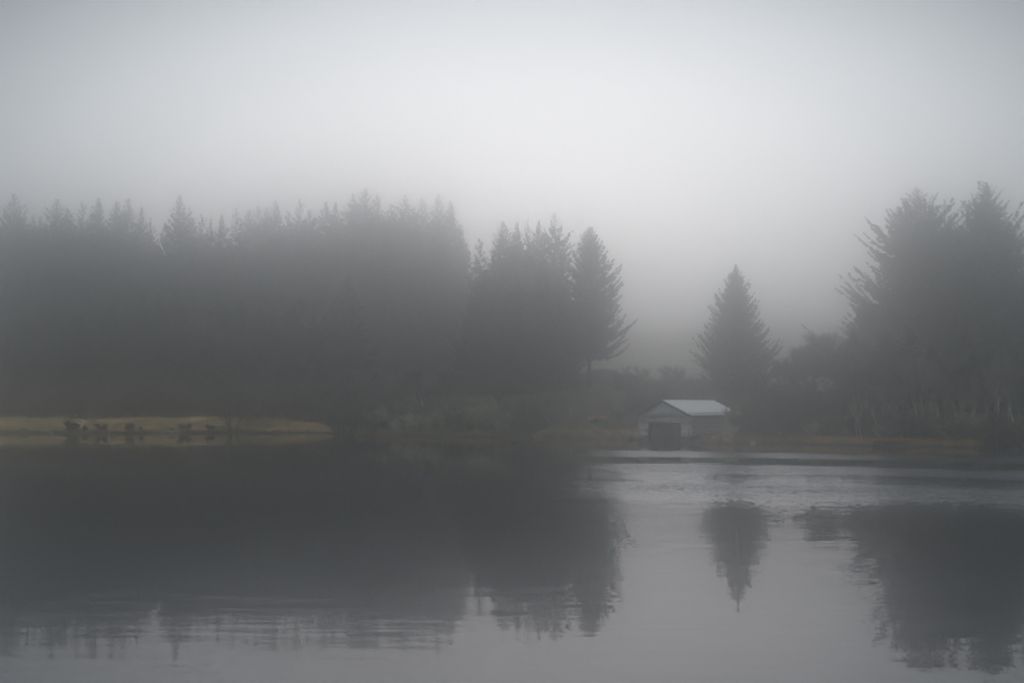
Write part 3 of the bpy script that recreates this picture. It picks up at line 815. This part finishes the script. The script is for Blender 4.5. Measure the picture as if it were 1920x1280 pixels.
clump("bracken_patch", 1640, 1720, 818, 131, M_browngrass, "widest brown grass swell on the right bank", "grass clump", 6000, 7, 0.4)
clump("bracken_patch", 1858, 1905, 828, 124.5, M_browngrass, "small brown grass swell near the right edge of the picture", "grass clump", 3000, 8, 0.4)

def stone(px, py, Y, sx, sy, sz, label, seed):
    r = np.random.default_rng(seed)
    p = at(px, py, Y)
    z = max(float(ground_h(p.x, Y)), 0.0)
    m_ = MB()
    nu, nv = 10, 7
    V = []
    for j in range(nv):
        ph = pi * j / (nv - 1)
        for i in range(nu):
            th = 2 * pi * i / nu
            d = 1 + 0.18 * sin(3 * th + seed) * sin(ph) + 0.12 * cos(2 * ph + seed * 2 + th)
            V.append((cos(th) * sin(ph) * sx * d, sin(th) * sin(ph) * sy * d, cos(ph) * sz * d * (0.8 if j > nv // 2 else 1)))
    Fq = [(j * nu + i, (j + 1) * nu + i, (j + 1) * nu + (i + 1) % nu, j * nu + (i + 1) % nu) for j in range(nv - 1) for i in range(nu)]
    m_.add(V, Fq)
    o = m_.build("stone", M_stone, None, True)
    o.location = (p.x, Y, z + sz * 0.25)
    tag(o, label, "stone", "stones along the edge of the spit")
for i, (px, py, Y, sx, sz, lab) in enumerate([(95, 806, 184, 0.35, 0.22, "small bright stone at the water's edge left of the spit's biggest bush"), (306, 802, 185, 0.5, 0.2, "flat pale stone, left one of three before the dark bushes on the spit"),
                    (318, 803, 184.6, 0.6, 0.22, "flat pale stone, middle one of three before the dark bushes on the spit"), (330, 802, 185, 0.4, 0.25, "pale stone, right one of three before the dark bushes on the spit"),
                    (205, 805, 184.5, 0.3, 0.2, "small grey stone right of the rounded bush on the spit"), (578, 800, 186, 0.4, 0.25, "pale stone lying on the thin right end of the spit"),
                    (1050, 774, 166, 0.35, 0.3, "pale stone on the brow above the wide grass mound"), (1411, 829, 138, 0.3, 0.25, "small bright stone at the start of the right bank's brown grass")]):
    stone(px, py, Y, sx, sx * 0.7, sz, lab, i + 1)
# thin board on a post above the wide mound (a little marker) and the pale log lying at the foot of the wood
p = at(1068, 768, 168); gz = float(ground_h(p.x, 168))
mk = empty("marker_post", (p.x, 168, gz))
b_ = MB(); b_.tube([(0.25, 0, -0.2), (0.12, 0, p.z - gz)], [0.05, 0.045], 6); b_.build("post", M_birch, mk)
b_ = MB(); b_.box((-0.22, -0.03, p.z - gz), (0.22, 0.03, p.z - gz + 0.09)); b_.build("top_board", M_birch, mk)
tag(mk, "small leaning post with a pale top board on the brow above the grass mound", "post")
p = at(178, 763, 199); gz = float(ground_h(p.x, 199))
b_ = MB(); b_.tube([(-0.5, 0, 0), (-0.1, 0.05, 0.05), (0.55, 0.1, -0.02)], [0.09, 0.10, 0.06], 8)
o = b_.build("birch_log", M_birch, None, True); o.location = (p.x, 199, p.z)
st = MB(); st.tube([(0, 0.05, -(p.z - gz) - 0.1), (0.02, 0.05, 0.0)], [0.07, 0.05], 6); st.build("stump", M_bark, o)
tag(o, "small pale broken log propped up before the dark wood above the spit", "log")

# ------------------------------------------------------------------ boathouse
M_log = material("weathered_logs", (0.17, 0.16, 0.14), (0.56, 0.54, 0.47), 3.5, tone=0.35, stretch=(0.25, 1, 1), bump=0.3)
M_plank = material("grey_planks", (0.46, 0.48, 0.53), (0.60, 0.63, 0.68), 2.5, tone=0.18, stretch=(3, 3, 0.4))
M_darkwood = material("dark_wood", (0.006, 0.006, 0.008), (0.018, 0.018, 0.02), 3.0, tone=0.1)
M_foot = material("dark_footing_stones", (0.025, 0.026, 0.025), (0.07, 0.07, 0.062), 3.0, tone=0.3, bump=0.4)
def roof_material():
    m = material("corrugated_roof", (0.74, 0.78, 0.80), (0.86, 0.88, 0.90), 0.8, rough=0.55, spec=0.4, tone=0.0)
    return m
M_roof = roof_material()
TH = R(36)
W_, L_, EV, RG = 5.65, 10.2, 2.85, 4.15
fr_ = at(1293, 829, 142)
rootloc = (fr_.x - W_ * cos(TH), 142 + W_ * sin(TH), 0)
bh = empty("boathouse", rootloc, -TH)
tag(bh, "log boathouse with a pale metal roof standing in the water", "boathouse")
PITL, RL, ZB = 0.205, 0.108, 0.74
rb = np.random.default_rng(5)
nlog = 11
def log(mb, p, q, r0, c):
    p = np.array(p, float); q = np.array(q, float)
    s = np.linspace(0, 1, 6)[:, None]
    P = p + (q - p) * s
    P[:, 2] += rb.normal(0, 0.008, 6)
    mb.tube(P, r0 * rb.uniform(0.92, 1.05, 6), 8, 0, c)
D0, D1, DTOP = 0.95, 4.7, 1.9     # boat entrance
fw = MB(); bw = MB(); lw = MB(); rw = MB()
for i in range(nlog):
    z = ZB + PITL * i
    c = rb.uniform(0.25, 0.9)
    e = 0.2
    if z < DTOP - 0.05:
        log(fw, (-e, 0, z), (D0, 0, z), RL, c); log(fw, (D1, 0, z), (W_ + e, 0, z), RL, rb.uniform(0.2, 0.9))
    else:
        log(fw, (-e, 0, z), (W_ + e, 0, z), RL, c)
    log(bw, (-e, L_, z), (W_ + e, L_, z), RL, rb.uniform(0.2, 0.9))
    z2 = z + PITL / 2
    log(lw, (0, -e, z2), (0, L_ + e, z2), RL, rb.uniform(0.2, 0.9))
    log(rw, (W_, -e, z2), (W_, L_ + e, z2), RL, rb.uniform(0.15, 0.8))
for mb, lab in ((fw, "front log wall of the boathouse, with the entrance"), (bw, None), (lw, None), (rw, None)):
    o = mb.build("log_wall", M_log, bh, True)
    if lab: o["label"] = lab
# dark stone footing the logs rest on, broken by the boat entrance
for k_, (x0_, x1_, y0_, y1_) in enumerate([(-0.12, D0, -0.16, 0.2), (D1, W_ + 0.12, -0.16, 0.2), (-0.14, 0.2, 0.22, L_ + 0.15), (W_ - 0.2, W_ + 0.14, 0.22, L_ + 0.15)]):
    m_ = MB()
    nx_ = max(2, int((x1_ - x0_) / 0.45)); ny_ = max(1, int((y1_ - y0_) / 0.5)); 
    if y1_ - y0_ < 1: ny_ = 1
    else: nx_ = 1
    for a_ in range(nx_):
        for b2_ in range(ny_):
            for c_ in range(3):
                j_ = rb.uniform(-0.03, 0.03, 3)
                ux, uy = (x1_ - x0_) / nx_, (y1_ - y0_) / ny_
                m_.box((x0_ + a_ * ux + 0.01 , y0_ + b2_ * uy + j_[0], -0.5 + c_ * 0.375), (x0_ + (a_ + 1) * ux - 0.01, y0_ + (b2_ + 1) * uy - 0.02 + j_[0], -0.5 + c_ * 0.375 + 0.365), 0, rb.uniform(0.2, 0.8))
    m_.build("footing", M_foot, bh)
# posts of the entrance
for x in (D0 + 0.07, D1 - 0.07):
    m_ = MB(); m_.box((x - 0.07, -0.16, -0.5), (x + 0.07, 0.14, DTOP)); m_.build("door_post", M_darkwood, bh)
m_ = MB(); m_.box((D0, -0.17, DTOP), (D1, -0.128, DTOP + 0.12)); m_.build("lintel", M_darkwood, bh)
# near-black planks closing the entrance, added to stand in for its dark interior
m_ = MB()
for k in range(17):
    x0 = D0 + 0.14 + k * (D1 - D0 - 0.28) / 17
    m_.box((x0, 0.16, -0.3), (x0 + (D1 - D0 - 0.28) / 17 - 0.012, 0.2, DTOP - 0.03), 0, rb.uniform(0.2, 0.8))
m_.build("entrance_dark", M_darkwood, bh)
# gables of upright planks
topz = ZB + PITL * (nlog - 1) + RL
def gable(y, lab=None):
    m_ = MB(); n_ = 30
    for k in range(n_):
        x0 = k * W_ / n_; x1 = x0 + W_ / n_ - 0.012
        zf = lambda x: EV + (RG - EV) * (1 - abs(x - W_ / 2) / (W_ / 2)) - 0.04
        zl = 2.52 + rb.normal(0, 0.015)
        a, b = zf(x0), zf(x1)
        dy = rb.uniform(0, 0.008)
        yy0, yy1 = y - 0.155 - dy, y - 0.128
        if y > 1: yy0, yy1 = y + 0.128, y + 0.155 + dy
        V = [(x0, yy0, zl), (x1, yy0, zl), (x1, yy1, zl), (x0, yy1, zl), (x0, yy0, a), (x1, yy0, b), (x1, yy1, b), (x0, yy1, a)]
        m_.add(V, [(3, 2, 1, 0), (4, 5, 6, 7), (0, 1, 5, 4), (1, 2, 6, 5), (2, 3, 7, 6), (3, 0, 4, 7)], 0, rb.uniform(0.2, 0.8))
    return m_.build("gable", M_plank, bh)
gable(0); gable(L_)
# roof: two corrugated sheets
roof = MB()
ov, oe = 0.4, 0.35
slope_ = (RG - EV) / (W_ / 2)
nn = 110
ys = np.linspace(-ov, L_ + ov, nn)
for sgn in (-1, 1):
    xe = W_ / 2 + sgn * (W_ / 2 + oe)
    ze = EV - slope_ * oe
    V = []
    for y, i in zip(ys, range(nn)):
        c = 0.012 * cos(i * pi * 0.5 * 2)
        for (x, z) in ((W_ / 2, RG), ((W_ / 2 + xe) / 2, (RG + ze) / 2), (xe, ze)):
            V.append((x, y, z + 0.05 + c)); V.append((x, y, z + 0.02 + c))
    V = np.array(V)
    Fq = []
    for i in range(nn - 1):
        a, b = i * 6, (i + 1) * 6
        for j in (0, 2):
            Fq.append((a + j, b + j, b + j + 2, a + j + 2)); Fq.append((a + j + 1, a + j + 3, b + j + 3, b + j + 1))
        Fq.append((a + 4, b + 4, b + 5, a + 5))
    for a in (0, (nn - 1) * 6):
        Fq.append((a, a + 2, a + 3, a + 1)); Fq.append((a + 2, a + 4, a + 5, a + 3))
    roof.add(V, Fq)
ro = roof.build("roof", M_roof, bh)
m_ = MB(); m_.tube([(W_ / 2, -ov - 0.02, RG + 0.055), (W_ / 2, L_ + ov + 0.02, RG + 0.055)], [0.07, 0.07], 6); m_.build("ridge_cap", M_roof, ro)
for y in (-ov - 0.035, L_ + ov + 0.005):
    for sgn in (-1, 1):
        m_ = MB()
        xe = W_ / 2 + sgn * (W_ / 2 + oe); ze = EV - slope_ * oe
        x0 = W_ / 2
        V = [(x0, y, RG - 0.15), (xe, y, ze - 0.15), (xe, y, ze + 0.06), (x0, y, RG + 0.06)]
        V = V + [(a, y + 0.03, c) for a, b, c in V]
        m_.add(V, [(0, 1, 2, 3), (7, 6, 5, 4), (0, 4, 5, 1), (1, 5, 6, 2), (2, 6, 7, 3), (3, 7, 4, 0)])
        m_.build("bargeboard", M_darkwood, ro)

# ------------------------------------------------------------------ haze
hz = MB()
hz.box((-580, -58, -2.7), (580, 780, 55.0))
hm = bpy.data.materials.new("haze")
hm.use_nodes = True
n = hm.node_tree
n.nodes.clear()
o_ = n.nodes.new("ShaderNodeOutputMaterial")
pv = n.nodes.new("ShaderNodeVolumePrincipled")
pv.inputs["Color"].default_value = (0.986, 0.99, 0.994, 1)
pv.inputs["Density"].default_value = 0.0084
pv.inputs["Anisotropy"].default_value = 0.95
n.links.new(pv.outputs[0], o_.inputs["Volume"])
tag(hz.build("haze", hm), None, None, None, "stuff")
